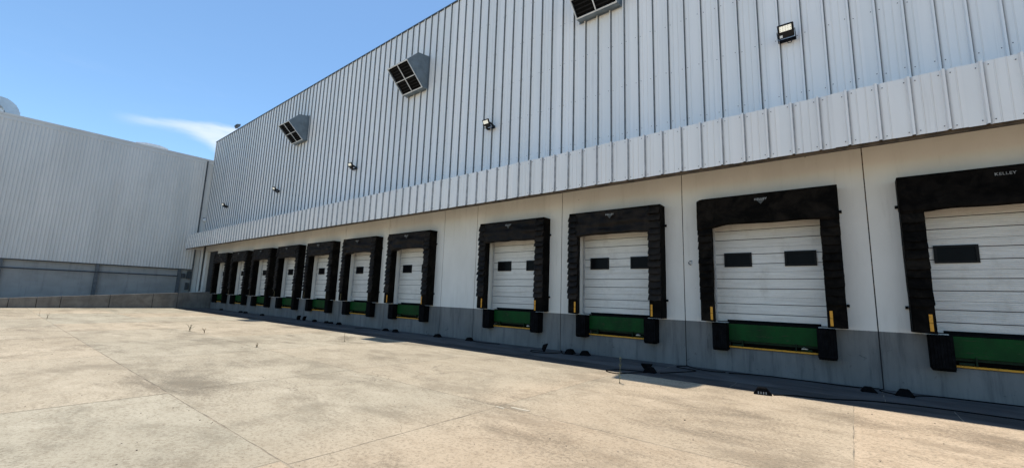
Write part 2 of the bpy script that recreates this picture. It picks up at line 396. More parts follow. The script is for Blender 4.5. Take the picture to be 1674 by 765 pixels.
# ------------------------------------------------------------------ ground
XR = 12.0          # right end of the yard
setp(link('ground', boxm('ground', (-900, 900, -900, 900, -1.0, -0.055), M_LAND)), kind='structure')
yard = bpy.data.objects.new('yard', None); COL.objects.link(yard); setp(yard, kind='structure')
part('bedding', yard, (-41.9, XR, -40, 0.0, -0.05, -0.0025), M_DIRT)
rows = [(-2.47, -6.95, 0.010), (-6.95, -10.12, 0.014), (-10.12, -13.4, 0.024), (-13.4, -18.6, 0.014), (-18.6, -26, 0.014), (-26, -40, 0.014)]
cuts = [[-0.12, -4.4, -8.6, -12.9, -17.1, -21.4, -25.6, -29.9, -34.1, -38.3], [-0.30, -4.36, -8.6, -12.9, -17.1, -21.4, -25.6, -29.9, -34.1, -38.3],
        [-4.5, -8.5, -13.8, -19.1, -23.9, -29.0, -34.2], [0.2, -8.6, -19.1, -29.0], [-4.6, -19.1, -30], [-10, -26]]
def slabs(y1, y0, xs, g, m, name):
    xs = [XR] + xs + [-41.82]
    for a, b in zip(xs, xs[1:]):
        x0, x1, ya, yb = b + g / 2, a - g / 2, y0 + g / 2, y1 - g / 2
        step = 0.16 if b > -14 and y0 > -14 else 0.8
        pts = []
        for (p, q) in (((x0, ya), (x1, ya)), ((x1, ya), (x1, yb)), ((x1, yb), (x0, yb)), ((x0, yb), (x0, ya))):
            L_ = math.hypot(q[0] - p[0], q[1] - p[1]); n_ = max(1, int(L_ / step))
            for k in range(n_):
                f_ = k / n_; j_ = 0.0 if k == 0 else rnd.uniform(-0.006, 0.007) * (2.2 if rnd.random() < 0.08 else 1)
                pts.append((p[0] + (q[0] - p[0]) * f_ + (j_ if p[0] == q[0] else 0), p[1] + (q[1] - p[1]) * f_ + (j_ if p[1] == q[1] else 0)))
        bm_ = bmesh.new(); prism(bm_, pts, 'z', -0.05, rnd.uniform(-0.001, 0.001))
        link(name, mesh_of(bm_, name, m), yard)
for (y1, y0, g), xs in zip(rows, cuts): slabs(y1, y0, xs, g, M_YARD, 'slab')
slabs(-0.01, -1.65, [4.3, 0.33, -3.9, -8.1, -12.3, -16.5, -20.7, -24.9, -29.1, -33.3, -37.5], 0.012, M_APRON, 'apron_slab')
slabs(-1.65, -2.47, [1.2, -2.1, -5.9, -9.4, -14.2, -19.8, -25.1, -31.0, -36.6], 0.010, M_SHADE, 'shade_slab')  # dark strip added under the building shadow to deepen it
bm = bmesh.new()
for (cx, cy, wx, wy, a) in ((-4.05, -6.86, 0.18, 0.04, 0.1), (-4.32, -7.0, 0.10, 0.03, -0.1)):
    n_ = 9; vs = []
    for k in range(n_):
        q = 2 * math.pi * k / n_; rr = rnd.uniform(0.75, 1.15)
        x_, y_ = math.cos(q) * wx * rr, math.sin(q) * wy * rr
        vs.append((cx + x_ * math.cos(a) - y_ * math.sin(a), cy + x_ * math.sin(a) + y_ * math.cos(a)))
    prism(bm, vs, 'z', -0.003, 0.005)
link('mortar_patch', mesh_of(bm, 'mortar_patch', M_CHIP), yard)
# loose grit lying about (nobody could count it)
bm = bmesh.new()
for k in range(380):
    r_ = rnd.random() ** 0.7
    x_ = -1.5 - rnd.random() ** 1.5 * 22 + rnd.uniform(-1, 5); y_ = rnd.uniform(-11.6, -1.9)
    if x_ > 3.5: continue
    s_ = rnd.uniform(0.004, 0.013) * (1.4 if rnd.random() < 0.08 else 1)
    mt_ = Matrix.Translation((x_, y_, s_ * 0.25)) @ Matrix.Rotation(rnd.uniform(0, 6.28), 4, 'Z') @ Matrix.Diagonal((s_, s_ * rnd.uniform(.5, .9), s_ * rnd.uniform(.35, .6), 1))
    bmesh.ops.create_icosphere(bm, subdivisions=1, radius=1, matrix=mt_)
setp(link('grit', mesh_of(bm, 'grit', M_STONE)), 'loose dark grit and small stones scattered over the concrete yard', 'grit', kind='stuff')

# ------------------------------------------------------------------ dock building
ROOF = 15.36
XL = -46.2
XE = 8.42          # right end of the wall, out of frame
DOCKS = [2.39, -1.63, -5.64, -9.63, -15.54, -19.54, -23.54, -27.52, -31.5, -35.48, -39.45]
JOINTS = [XE, 4.40, 0.37, -3.64, -7.65, -11.65, -13.58, -17.56, -21.55, -25.53, -29.51, -33.49, -37.46, -41.46, XL]
bld = root('warehouse', (0, 0, 0), 'pale ribbed metal warehouse with loading doors in its white and grey concrete base', 'warehouse')
WT = 0.2           # wall thickness
for b, a in zip(JOINTS, JOINTS[1:]):
    x0, x1 = a + 0.011, b - 0.011
    c_ = [d_ for d_ in DOCKS if a < d_ < b]
    if c_:
        d_ = c_[0]
        xs = [x0, d_ - 1.28, d_ - 0.95, d_ + 0.95, d_ + 1.28, x1]; zs = [-0.05, 0.58, 1.215, 3.98, 5.9]
        me = panel('wall_panel', xs, zs, {(1, 2), (2, 2), (3, 2), (2, 1)}, 0, WT, M_WALL)
    elif a == XL:
        me = panel('wall_panel', [x0, -44.2, -41.66, x1], [-0.05, 1.2, 4.80, 5.9], {(1, 1)}, 0, WT, M_WALL)
    else:
        me = panel('wall_panel', [x0, x1], [-0.05, 5.9], set(), 0, WT, M_WALL)
    link('wall_panel', me, bld)
for j in JOINTS[1:-1]:
    part('joint_sealant', bld, (j - 0.02, j + 0.02, 0.022, WT - 0.01, -0.05, 5.9), M_SEALANT)
# the drive-in door at the head of the ramp
dd = part('shutter_door', bld, (-44.4, -41.5, WT + 0.005, WT + 0.06, 1.0, 4.9), M_SHUT)
dd['label'] = 'dark grey drive-in shutter at the head of the ramp'
bm = bmesh.new()
for k in range(22): box(bm, -44.2, -41.66, WT - 0.02, WT + 0.004, 1.05 + k * 0.17, 1.05 + k * 0.17 + 0.15)
link('shutter_slat', mesh_of(bm, 'shutter_slat', M_SHUT), bld)
bm = bmesh.new()
box(bm, -44.72, -44.20, -0.035, -0.002, 1.30, 4.9); box(bm, -44.20, -41.8, -0.035, -0.002, 4.80, 4.9)
link('door_surround', mesh_of(bm, 'door_surround', M_WALL), bld)

# corrugated wall sheets: two ribs to a sheet
WP = 0.4767
def rib_profile(p, n, h=0.056, lap=0.0):
    pr = [(0 - lap, 0.0)]
    for k in range(n):
        u = k * p
        if k: pass
        c0 = u + 0.5 * p
        pr += [(c0 - 0.034, 0), (c0 - 0.018, h - 0.004), (c0 - 0.012, h), (c0 + 0.016, h), (c0 + 0.020, h - 0.006), (c0 + 0.023, -0.020), (c0 + 0.041, -0.020), (c0 + 0.054, -0.008), (c0 + 0.075, 0)]  # groove right of each rib added for its dark shade line
        for q in (0.84, 1.14):
            if q > 1 and k == n - 1: continue
            c0 = u + q * p
            pr += [(c0 - 0.012, 0), (c0 - 0.004, 0.007), (c0 + 0.004, 0.007), (c0 + 0.007, -0.006), (c0 + 0.013, 0)]
    pr.append((n * p + lap, 0))
    return sorted(pr, key=lambda q: q[0])
ZC0 = 5.55
me = sheet('cladding_sheet', rib_profile(WP, 2, lap=0.004), ZC0, ROOF - 0.05, M_CLAD, dark=M_LAP)  # M_LAP is the painted shade on rib flanks and grooves
ribs = []
x = -7.27 - WP * 1.5                       # sheet starts half a pitch before a rib
while x > XL: x -= 2 * WP
x += 2 * WP
first = x
k = 0
while x < XE - 0.3:
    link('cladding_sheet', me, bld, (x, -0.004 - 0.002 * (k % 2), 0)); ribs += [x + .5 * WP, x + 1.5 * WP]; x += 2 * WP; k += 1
if first - XL > 0.05:
    part('corner_trim', bld, (XL, first + 0.01, -0.03, -0.001, ZC0, ROOF - 0.05), M_FLASH)
# screw heads on both sides of every rib along the rails
bm = bmesh.new()
for zr in (5.62, 6.97, 8.55, 10.12, 11.70, 13.27, 14.85):
    for xr in ribs:
        for s_ in (-0.066, 0.095):
            if rnd.random() < 0.04: continue
            mt_ = Matrix.Translation((xr + s_ + rnd.uniform(-.006, .006), -0.012, zr + rnd.uniform(-.03, .03))) @ Matrix.Rotation(R(90), 4, 'X')
            bmesh.ops.create_cone(bm, cap_ends=True, segments=6, radius1=0.0105, radius2=0.007, depth=0.012, matrix=mt_)
setp(link('screw', mesh_of(bm, 'screw', M_SCREW), bld), kind='stuff')
part('roof_trim', bld, (XL - 0.02, XE, -0.055, 0.16, ROOF - 0.07, ROOF), M_TRIM)
bm = bmesh.new(); prism(bm, [(0.165, ROOF - 0.06), (0.165, ROOF - 0.10), (55, ROOF + 1.5), (55, ROOF + 1.6)], 'x', XL, XE)
link('roof', mesh_of(bm, 'roof', M_ROOF), bld)
bm = bmesh.new()
box(bm, XL + 0.002, XE, 0.26, 0.34, 5.6, ROOF - 0.12); box(bm, XE - 0.1, XE, 0.35, 55, 0, ROOF - 0.15); box(bm, XL + 0.002, XE, 55.1, 55.2, 0, ROOF + 1.4)
box(bm, XL + 0.01, XL + 0.1, 0.35, 55, 5.0, ROOF - 0.15)
link('inner_wall', mesh_of(bm, 'inner_wall', M_FLASH), bld)

# loading doors (part of the building)
def door_section():
    h = 0.64; pr = [(0.0, 0.004), (0.004, 0.018)]
    z_ = 0.024
    while z_ < h - 0.03:
        if abs(z_ - 0.20) < 0.02 or abs(z_ - 0.44) < 0.02:
            pr += [(z_ - 0.003, 0.02), (z_, 0.004), (z_ + 0.015, 0.004), (z_ + 0.018, 0.02)]; z_ += 0.034
        else:
            pr += [(z_, 0.02), (z_ + 0.007, 0.0155), (z_ + 0.012, 0.0155), (z_ + 0.019, 0.02)]; z_ += 0.036
    pr += [(h - 0.006, 0.018), (h - 0.002, 0.004)]
    v = []; f = []
    for x_ in (-1.3, 1.3):
        for z_, o_ in pr: v.append((x_, -o_, z_))
    n_ = len(pr)
    for i in range(n_ - 1): f.append((i, n_ + i, n_ + i + 1, i + 1))
    me_ = raw('door_section', v, f, M_DOOR); me_.materials.append(M_GROOVE)
    for i in range(n_ - 1):
        if (pr[i][1] + pr[i + 1][1]) / 2 < 0.006: me_.polygons[i].material_index = 1
    return me_
def make_door():
    dr = bpy.data.objects.new('loading_door', None); COL.objects.link(dr); dr.parent = bld
    me_ = door_section()
    for k in range(4): link('door_section', me_, dr, (0, WT + 0.03, 1.235 + k * 0.64))
    part('door_backing', dr, (-1.3, 1.3, WT + 0.036, WT + 0.07, 1.225, 4.05), M_GROOVE)
    for s_ in (-1, 1):
        part('door_track', dr, (min(s_ * 1.255, s_ * 1.225), max(s_ * 1.255, s_ * 1.225), WT - 0.03, WT + 0.012, 1.22, 3.98), M_TRACK)
        bm_ = bmesh.new(); xc = s_ * 0.685; zc = 2.835; yo = WT + 0.01
        a, b, f_ = 0.325, 0.185, 0.045
        for q in ((xc - a, xc + a, zc + b - f_, zc + b), (xc - a, xc + a, zc - b, zc - b + f_), (xc - a, xc - a + f_, zc - b + f_, zc + b - f_), (xc + a - f_, xc + a, zc - b + f_, zc + b - f_)):
            box(bm_, q[0], q[1], yo - 0.03, yo + 0.004, q[2], q[3])
        link('window_frame', mesh_of(bm_, 'window_frame', M_WFRAME), dr)
        part('window_pane', dr, (xc - a + f_, xc + a - f_, yo - 0.006, yo + 0.003, zc - b + f_, zc + b - f_), M_GLASS)
    return dr
door0 = make_door()
for i, x_ in enumerate(DOCKS):
    o = door0 if i == 0 else copy_tree(door0, bld)
    o.location = (x_, 0, 0)

# ------------------------------------------------------------------ canopy over the docks
CY, CZ0, CZ1, FP = -1.35, 4.99, 6.185, 0.4847
can = root('loading_canopy', (-20, 0, 5.6), 'long white corrugated canopy fascia over the whole row of loading docks', 'canopy')
can_off = Vector((-20, 0, 5.6))
def cpart(name, me_, loc=(0, 0, 0)): return link(name, me_, can, Vector(loc) - can_off)
me = sheet('fascia_sheet', rib_profile(FP, 2, 0.062, 0.004), CZ0, CZ1, M_FASCIA, dark=M_RIBSHADEF)
x = -0.323 - FP * 1.5
while x > -45.95: x -= 2 * FP
x += 2 * FP; fr = []; x0f = x
k = 0
while x < XE - 0.2:
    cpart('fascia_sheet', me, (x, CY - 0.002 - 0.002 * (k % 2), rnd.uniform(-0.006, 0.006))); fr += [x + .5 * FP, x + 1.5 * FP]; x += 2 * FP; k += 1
x1f = x
bm = bmesh.new()
for zr in (CZ0 + 0.09, CZ1 - 0.09):
    for xr in fr:
        for s_ in (-0.066, 0.095):
            mt_ = Matrix.Translation((xr + s_, CY - 0.012, zr + rnd.uniform(-.02, .02))) @ Matrix.Rotation(R(90), 4, 'X')
            bmesh.ops.create_cone(bm, cap_ends=True, segments=6, radius1=0.0105, radius2=0.007, depth=0.012, matrix=mt_)
setp(cpart('screw', mesh_of(bm, 'screw', M_SCREW)), kind='stuff')
cpart('deck', boxm('deck', (x0f, x1f, CY + 0.06, -0.06, CZ1 - 0.06, CZ1 - 0.02), M_ROOF))
cpart('bottom_rail', boxm('bottom_rail', (x0f, x1f, CY + 0.07, CY + 0.13, CZ0 - 0.05, CZ0 + 0.05), M_RUST))
cpart('top_rail', boxm('top_rail', (x0f, x1f, CY + 0.07, CY + 0.13, CZ1 - 0.2, CZ1 - 0.07), M_RUST))
cpart('end_plate', boxm('end_plate', (x0f - 0.012, x0f - 0.002, CY - 0.01, -0.06, CZ0 + 0.01, CZ1 - 0.01), M_FASCIA))
me = boxm('bracket', (-0.03, 0.03, CY + 0.14, -0.003, CZ1 - 0.18, CZ1 - 0.08), M_RUST)
for j in JOINTS[1:-1]: cpart('bracket', me, (j + 0.5, 0, 0))

# ------------------------------------------------------------------ dock equipment, one set for each door
ORD = ['the nearest door, cut by the right edge', 'the second door from the right', 'the third door from the right',
       'the door just right of the blank wall panel', 'the door just left of the blank wall panel', 'the second door left of the blank wall panel',
       'the third door left of the blank wall panel', 'the fourth door from the far corner', 'the third door from the far corner',
       'the second door from the far corner', 'the farthest door beside the ramp']
SD, HD = 0.41, 0.425       # depth of the side and head pads
def flap_mesh(seed, mt=None, push=0.088):
    r_ = random.Random(seed); v = []; f = []; n_ = 6
    wd = 0.36; hh_ = 0.20
    for k in range(5):
        q = k / 4
        for i in range(n_ + 1):
            u = i / n_
            x_ = (u - 0.5) * wd
            edge_ = 0.030 * max(0, abs(u - 0.5) * 2 - 0.72) / 0.28
            out = 0.004 + push * math.sin(min(1.0, q * 1.15) * 1.45) * (0.75 + 0.25 * math.sin(math.pi * u)) + (0.010 * math.sin(u * 7 + seed) + r_.uniform(-.005, .005)) * q - edge_
            sag = -(0.018 * math.sin(math.pi * u) + r_.uniform(-.008, .008)) * q
            v.append((x_ + r_.uniform(-.006, .006) * q, -out, -hh_ * q + sag))
    for k in range(4):
        for i in range(n_):
            a = k * (n_ + 1) + i; f.append((a, a + 1, a + n_ + 2, a + n_ + 1))
    return raw('wear_flap', v, f, mt or M_FLAP, True)
FLAPS = [flap_mesh(s_) for s_ in range(7)]
FLAPS_N = [flap_mesh(s_ + 20, M_VINYL, 0.06) for s_ in range(7)]
def side_pad_mesh(s_):
    """padded post: narrower at the wall, wider at the front; s_ = side"""
    bm_ = bmesh.new()
    prof = [(1.30, -0.003), (1.26, -0.14), (1.145, -SD + 0.03), (1.165, -SD), (1.475, -SD), (1.50, -SD + 0.03), (1.50, -0.14), (1.50, -0.003)]
    zs_ = [1.225 + (4.385 - 1.225) * k / 18 for k in range(19)]
    rings = []
    for z_ in zs_:
        ring = []
        for u, y_ in prof:
            w_ = noise.noise(Vector((u * 3, y_ * 4 + s_ * 9, z_ * 2.3))) * 0.014
            ring.append(bm_.verts.new((s_ * (u + w_ * 0.7), min(y_ - w_ * (y_ < -0.05), -0.002), z_ + (0.05 * (u - 1.3) if z_ < 1.24 and s_ < 0 else 0))))
        rings.append(ring)
    for A, B in zip(rings, rings[1:]):
        for i in range(len(prof)):
            j = (i + 1) % len(prof); bm_.faces.new([A[i], A[j], B[j], B[i]])
    bm_.faces.new(rings[0]); bm_.faces.new(rings[-1])
    return mesh_of(bm_, 'side_pad', M_VINYL)
def head_pad_mesh(seed, amp, wide):
    """wrinkled head curtain: front, underside and ends of one draped cover"""
    bm_ = bmesh.new(); nx = 44; rings = []
    zt, zb = 4.43, 3.68
    rr = random.Random(seed)
    sagL, sagR = rr.uniform(0.02, 0.15), rr.uniform(0.0, 0.07)
    for i in range(nx + 1):
        u = i / nx; hw = 1.508 if wide else 1.21; x_ = hw * (2 * u - 1)
        cap_ = 0.045 * max(0, 1 - u / 0.03) if wide and seed > 1 else 0
        edge_ = max(0.0, 1 - min(u, 1 - u) / 0.22)
        bot = zb - (sagL if u < .5 else sagR) * edge_ * 0.8 + 0.022 * noise.noise(Vector((x_ * 2.2, seed * 3.1, 0)))
        prof = [(-0.003, zt - cap_), (-HD * .55, zt - cap_ + 0.012), (-HD + 0.03, zt - cap_)]
        nv = 14
        for k in range(nv + 1):
            q = k / nv; z_ = (zt - 0.02 - cap_) + (bot - zt + 0.03 + cap_) * q
            fold = noise.noise(Vector((x_ * 1.1 + seed * 5, z_ * 5.5 - x_ * 0.5 * math.sin(seed), seed))) * 0.75 + noise.noise(Vector((x_ * 2.5, z_ * 11 + 0.6 * x_, seed + 7))) * 0.5
            ridge = -0.035 * math.exp(-((q - 0.52 - 0.04 * math.sin(x_ * 3 + seed)) / 0.09) ** 2)
            prof.append((-HD - 0.005 + 1.35 * amp * fold + (ridge if amp > 0.02 else ridge * 0.3) - 0.03 * q, z_))
        prof += [(-HD + 0.06, bot), (-HD * .5, bot + 0.05), (-0.003, bot + 0.10)]
        rings.append([bm_.verts.new((x_, y_, z_)) for y_, z_ in prof])
    for A, B in zip(rings, rings[1:]):
        for k in range(len(A) - 1): bm_.faces.new([A[k], A[k + 1], B[k + 1], B[k]])
    bm_.faces.new(rings[0]); bm_.faces.new(rings[-1])
    return mesh_of(bm_, 'head_pad', M_VINYL if wide else M_HEAD, True)
PADL, PADR = side_pad_mesh(-1), side_pad_mesh(1)
M_STRIP = boxm('guide_strip', (-0.027, 0.027, -0.008, 0.0, 0, 0.16), M_YELLOW)
M_STRIPD = boxm('guide_strip', (-0.022, 0.022, -0.006, 0.0, 0, 0.16), M_YELD)
M_BRK = boxm('fixing_bracket', (0, 0.05, -0.06, -0.002, -0.03, 0.03), M_RUBBER)
def letter_mesh(txt, size, m):
    cu = bpy.data.curves.new('lettering_curve', 'FONT'); cu.body = txt; cu.size = size; cu.align_x = 'CENTER'; cu.align_y = 'CENTER'
    cu.extrude = 0.0015; cu.space_character = 1.15; cu.offset = 0.0012
    o = bpy.data.objects.new('lettering_curve', cu); COL.objects.link(o)
    bpy.context.view_layer.update()
    me_ = bpy.data.meshes.new_from_object(o.evaluated_get(bpy.context.evaluated_depsgraph_get()))
    bpy.data.objects.remove(o); bpy.data.curves.remove(cu)
    me_.materials.clear(); me_.materials.append(m); me_.transform(Matrix.Rotation(R(90), 4, 'X')); me_.name = 'logo_lettering'
    return me_
LETTERS = letter_mesh('KELLEY', 0.076, M_GREYL)
for i, x_ in enumerate(DOCKS):
    near = i < 2
    lab = 'black %s dock seal around %s' % ('padded' if near else 'pleated', ORD[i])
    sl_ = root('dock_seal', (x_, 0, 0), lab, 'dock seal', 'black dock seals around the loading doors')
    link('side_pad', PADL, sl_); link('side_pad', PADR, sl_)
    link('head_pad', head_pad_mesh(i + 1, 0.012 if i == 0 else 0.02 if i == 1 else 0.042, i < 2), sl_)
    if i >= 2:
        bm = bmesh.new(); prism(bm, [(-0.003, 4.39), (-HD + 0.02, 4.39), (-HD - 0.004, 4.41), (-HD + 0.02, 4.435), (-0.003, 4.435)], 'x', -1.47, 1.503)
        link('top_cover', mesh_of(bm, 'top_cover', M_VINYL), sl_)
    for s_ in (-1, 1):
        for k in range(11 if i < 2 else 14):
            fo = link('wear_flap', (FLAPS_N if i < 2 else FLAPS)[(i * 5 + k * 3 + (s_ > 0)) % 7], sl_, (s_ * 1.325, -SD + 0.004, (3.85 if i < 2 else 4.36) - k * 0.19))
            fo.rotation_euler = (rnd.uniform(-.10, .05) - (0.16 if rnd.random() < .14 else 0), rnd.uniform(-.05, .05), rnd.uniform(-.06, .06))
            fo.scale = (rnd.uniform(.94, 1.03), rnd.uniform(.6, 1.15), rnd.uniform(.92, 1.12))
        for zz_ in (1.27, 1.438):
            gs_ = link('guide_strip', M_STRIP if i < 5 else M_STRIPD, sl_, (s_ * 1.225, -SD - 0.018, zz_))
        for zz_ in (1.72, 3.86): link('fixing_bracket', M_BRK, sl_, ((1.505, 0, zz_) if s_ > 0 else (-1.555, 0, zz_)))
    ty = -HD - (0.03 if near else 0.075)
    if i > 0:
        bm = bmesh.new(); prism(bm, [(-0.12, 4.285), (0.12, 4.285), (0, 4.14)], 'y', ty - 0.003, ty)
        link('logo_triangle', mesh_of(bm, 'logo_triangle', M_GREYP), sl_)
    link('logo_lettering', LETTERS, sl_, (0, ty - 0.008, 4.262))

def make_leveler(x_, label):
    lv = root('dock_leveler', (x_, 0, 0.6), label, 'dock leveler', 'green dock levelers under the loading doors')
    z0 = -0.6
    part('pit_back', lv, (-1.0, 1.0, WT + 0.003, WT + 0.05, 0.5 + z0, 1.28 + z0), M_PIT)
    part('lip_plate', lv, (-0.94, 0.94, -0.03, 0.0, 0.775 + z0, 1.185 + z0), M_GREEN, 0.006)
    part('header_plate', lv, (-0.94, 0.94, 0.012, 0.03, 0.72 + z0, 1.14 + z0), M_DGREEN)
    bm_ = bmesh.new(); tube(bm_, [(-0.93, -0.012, 1.202 + z0), (0.93, -0.012, 1.202 + z0)], 0.017, 8)
    link('hinge_tube', mesh_of(bm_, 'hinge_tube', M_PIT), lv)
    part('toe_bar', lv, (-0.935, 0.935, -0.045, 0.01, 0.592 + z0, 0.632 + z0), M_YELLOW, 0.006)
    for q in (-0.62, 0.5): part('lip_keeper', lv, (q - 0.012, q + 0.012, -0.06, 0.0, 0.635 + z0, 0.80 + z0), M_DGREEN)
    for q in (-0.75, 0.70): part('keeper_plate', lv, (q - 0.11, q + 0.11, -0.01, 0.05, 0.64 + z0, 0.69 + z0), M_DGREEN, 0.004)
    bm_ = bmesh.new(); box(bm_, 0.60, 0.73, -0.035, -0.012, 0.685 + z0, 0.712 + z0, 0.006); tube(bm_, [(0.62, -0.03, 0.71 + z0), (0.66, -0.045, 0.735 + z0), (0.72, -0.03, 0.70 + z0)], 0.009)
    link('latch', mesh_of(bm_, 'latch', M_STEEL), lv)
    return lv
lv0 = None
for i, x_ in enumerate(DOCKS):
    lab = 'green leveler lip above yellow bar under %s' % ORD[i]
    if lv0 is None: lv0 = make_leveler(x_, lab)
    else:
        o = copy_tree(lv0); o.location = (x_, 0, 0.6); o['label'] = lab
def make_bumper():
    b_ = root('dock_bumper', (0, 0, 0.5), '', 'dock bumper', 'black rubber dock bumpers below the loading doors')
    bm_ = bmesh.new(); n_ = 7
    for k in range(n_):
        a = -0.165 + 0.33 * k / n_
        d_ = 0.29 + (0.006 if k % 2 else 0)
        prism(bm_, [(-0.003, 0.70), (-d_ + 0.02, 0.705), (-d_, 0.68), (-d_, 0.07), (-d_ + 0.05, 0.015), (-0.003, 0.03)], 'x', a + 0.002, a + 0.33 / n_ - 0.002)
    link('rubber_block', mesh_of(bm_, 'rubber_block', M_RUBBER), b_)
    for s_ in (-1, 1): part('steel_angle', b_, (min(s_ * .167, s_ * .175), max(s_ * .167, s_ * .175), -0.235, -0.002, 0.05, 0.685), M_RUBBER)
    return b_
bp0 = make_bumper(); first_ = True
for i, x_ in enumerate(DOCKS):
    for s_, side in ((-1, 'left'), (1, 'right')):
        o = bp0 if first_ else copy_tree(bp0); first_ = False
        o.location = (x_ + s_ * 1.10, 0, 0.5)
        o['label'] = '%s black rubber bumper under %s' % (side, ORD[i])

# ------------------------------------------------------------------ wheel chocks, cables
def make_chock():
    c_ = root('wheel_chock', (0, 0, 0), '', 'wheel chock', 'black wheel chocks along the dock wall')
    bm_ = bmesh.new()
    v = [(-.17, -.11, 0), (.17, -.11, 0), (.17, .11, 0), (-.17, .11, 0), (-.085, -.09, .15), (.07, -.09, .155), (.07, .09, .155), (-.085, .09, .15)]
    vs = [bm_.verts.new(p) for p in v]
    for q in ((0, 3, 2, 1), (4, 5, 6, 7), (0, 1, 5, 4), (1, 2, 6, 5), (2, 3, 7, 6), (3, 0, 4, 7)): bm_.faces.new([vs[k] for k in q])
    bmesh.ops.bevel(bm_, geom=list(bm_.edges), offset=0.012, segments=2, affect='EDGES')
    link('rubber_body', mesh_of(bm_, 'rubber_body', M_RUBBER), c_)
    bm_ = bmesh.new(); pts = [(-.05 + .016 * 0, -.02, .15)]
    pts = [(.04 * math.cos(a), 0.105 + .02 * math.sin(a), .06) for a in [math.pi * k / 6 for k in range(7)]]
    tube(bm_, pts, .007, 5); link('handle', mesh_of(bm_, 'handle', M_RUBBER), c_)
    return c_
ck0 = make_chock()
CH = [(0.12, -0.62, 0.1, 0, 'black wheel chock left of the dark wall joint between the two nearest doors'),
      (0.66, -0.60, -0.1, 0, 'black wheel chock right of the dark wall joint between the two nearest doors'),
      (-1.47, -2.63, 0.15, 0, 'black wheel chock with white stripes at the shadow edge before the second door'),
      (-3.92, -1.92, 0.0, 0, 'front black wheel chock of the close pair left of the second door from the right'),
      (-4.12, -1.60, 0.3, 1, 'upended black wheel chock standing behind another left of the second door from the right'),
      (-7.72, -0.72, 0.4, 2, 'black wheel chock tipped up on its end beside looped cable near the third door'),
      (-7.02, -0.42, 0.0, 0, 'black wheel chock just right of the joint left of the third door from the right'),
      (-6.49, -0.43, 0.1, 0, 'black wheel chock beneath the left bumper of the third door from the right'),
      (-11.45, -0.36, 0.0, 0, 'black wheel chock at the right joint of the blank wall panel'),
      (-13.20, -0.40, 0.1, 0, 'black wheel chock at the left joint of the blank wall panel'),
      (-15.85, -0.50, 0.0, 0, 'black wheel chock under the door just left of the blank wall panel'),
      (-16.60, -0.48, 0.3, 0, 'black wheel chock at the joint left of that same door beside the blank panel'),
      (-20.75, -0.40, 0.0, 0, 'single black wheel chock below the second door left of the blank panel'),
      (-21.65, -0.35, 0.2, 0, 'black wheel chock at the joint left of the second door left of the blank panel'),
      (-22.10, -0.35, 0.1, 0, 'black wheel chock just right of the third door left of the blank panel'),
      (-23.3, -0.40, 0.0, 0, 'black wheel chock under the third door left of the blank panel'),
      (-24.45, -0.40, 0.2, 2, 'right one of two tipped black wheel chocks below the fourth door from the corner'),
      (-25.15, -0.40, 0.0, 2, 'left one of two tipped black wheel chocks below the fourth door from the corner'),
      (-29.9, -0.55, 0.1, 0, 'black wheel chock between the third and fourth doors from the far corner'),
      (-33.2, -0.35, 0.0, 0, 'black wheel chock right of the second door from the far corner'),
      (-34.1, -0.35, 0.3, 0, 'black wheel chock left of another below the second door from the far corner'),
      (-38.0, -0.35, 0.0, 0, 'farthest black wheel chock beside the foot of the ramp wall')]
for k, (x_, y_, a, pose, lab) in enumerate(CH):
    o = ck0 if k == 0 else copy_tree(ck0)
    sc_ = rnd.uniform(0.8, 0.95); o.scale = (sc_, sc_ * rnd.uniform(.85, 1.1), sc_ * rnd.uniform(.8, 1.0)); o.location = (x_, y_, 0.0); o.rotation_euler = (0, 0, a); o['label'] = lab
    if pose == 1: o.rotation_euler = (R(180), 0, a); o.location.z = 0.15 * o.scale.z + 0.03
    if pose == 2: o.rotation_euler = (0, R(-68), a); o.location.z = 0.15 * o.scale.x
    if k == 2:
        for q in (-.075, -.03, .015, .06): 
            st = part('white_stripe', o, (q - 0.010, q + 0.010, -0.006, 0.0, 0.0, 0.055), M_GREYL)
            st.location = (0, -0.108, 0.02); st.rotation_euler = (R(-8), 0, 0)
# two at -4 are one on top of the other: the upended one leans on the joint of the yard
def cable(pts, label, r=0.011):
    sm__ = []
    P_ = [Vector((x_, y_, r)) for x_, y_ in pts]
    for i in range(len(P_) - 1):
        p0, p1, p2, p3 = P_[max(i - 1, 0)], P_[i], P_[i + 1], P_[min(i + 2, len(P_) - 1)]
        for k in range(5):
            q = k / 5
            sm__.append(0.5 * (2 * p1 + (p2 - p0) * q + (2 * p0 - 5 * p1 + 4 * p2 - p3) * q * q + (3 * p1 - p0 - 3 * p2 + p3) * q ** 3))
    sm__.append(P_[-1])
    bm_ = bmesh.new(); tube(bm_, sm__, r, 5)
    setp(link('chock_cable', mesh_of(bm_, 'chock_cable', M_RUBBER)), label, 'cable', 'cables tying the wheel chocks to the wall')
cable([(-1.3, -2.6), (-1.0, -2.35), (-.5, -2.2), (.2, -1.75), (1.0, -1.6), (2.2, -1.62), (4, -1.6)], 'long black cable running right from the striped wheel chock along the apron joint')
cable([(.3, -.04), (-.1, -.25), (-.7, -.22), (-1.6, -.18), (-2.2, -.3), (-2.5, -.5)], 'black cable along the wall foot under the second door from the right')
cable([(.35, -.05), (.3, -.3), (.45, -.5), (.6, -.6)], 'short black cable looped between the two nearest wheel chocks')
cable([(.75, -.55), (1.1, -.2), (2.0, -.12), (3.2, -.1)], 'black cable along the wall foot under the nearest door')
cable([(-3.6, -.05), (-3.75, -.5), (-3.2, -.75), (-3.4, -1.3), (-3.7, -1.85)], 'black cable from the wall joint to the close pair of wheel chocks')
cable([(-3.6, -.07), (-3.3, -.4), (-2.9, -.5), (-2.6, -.4)], 'black cable end lying right of the joint left of the second door')
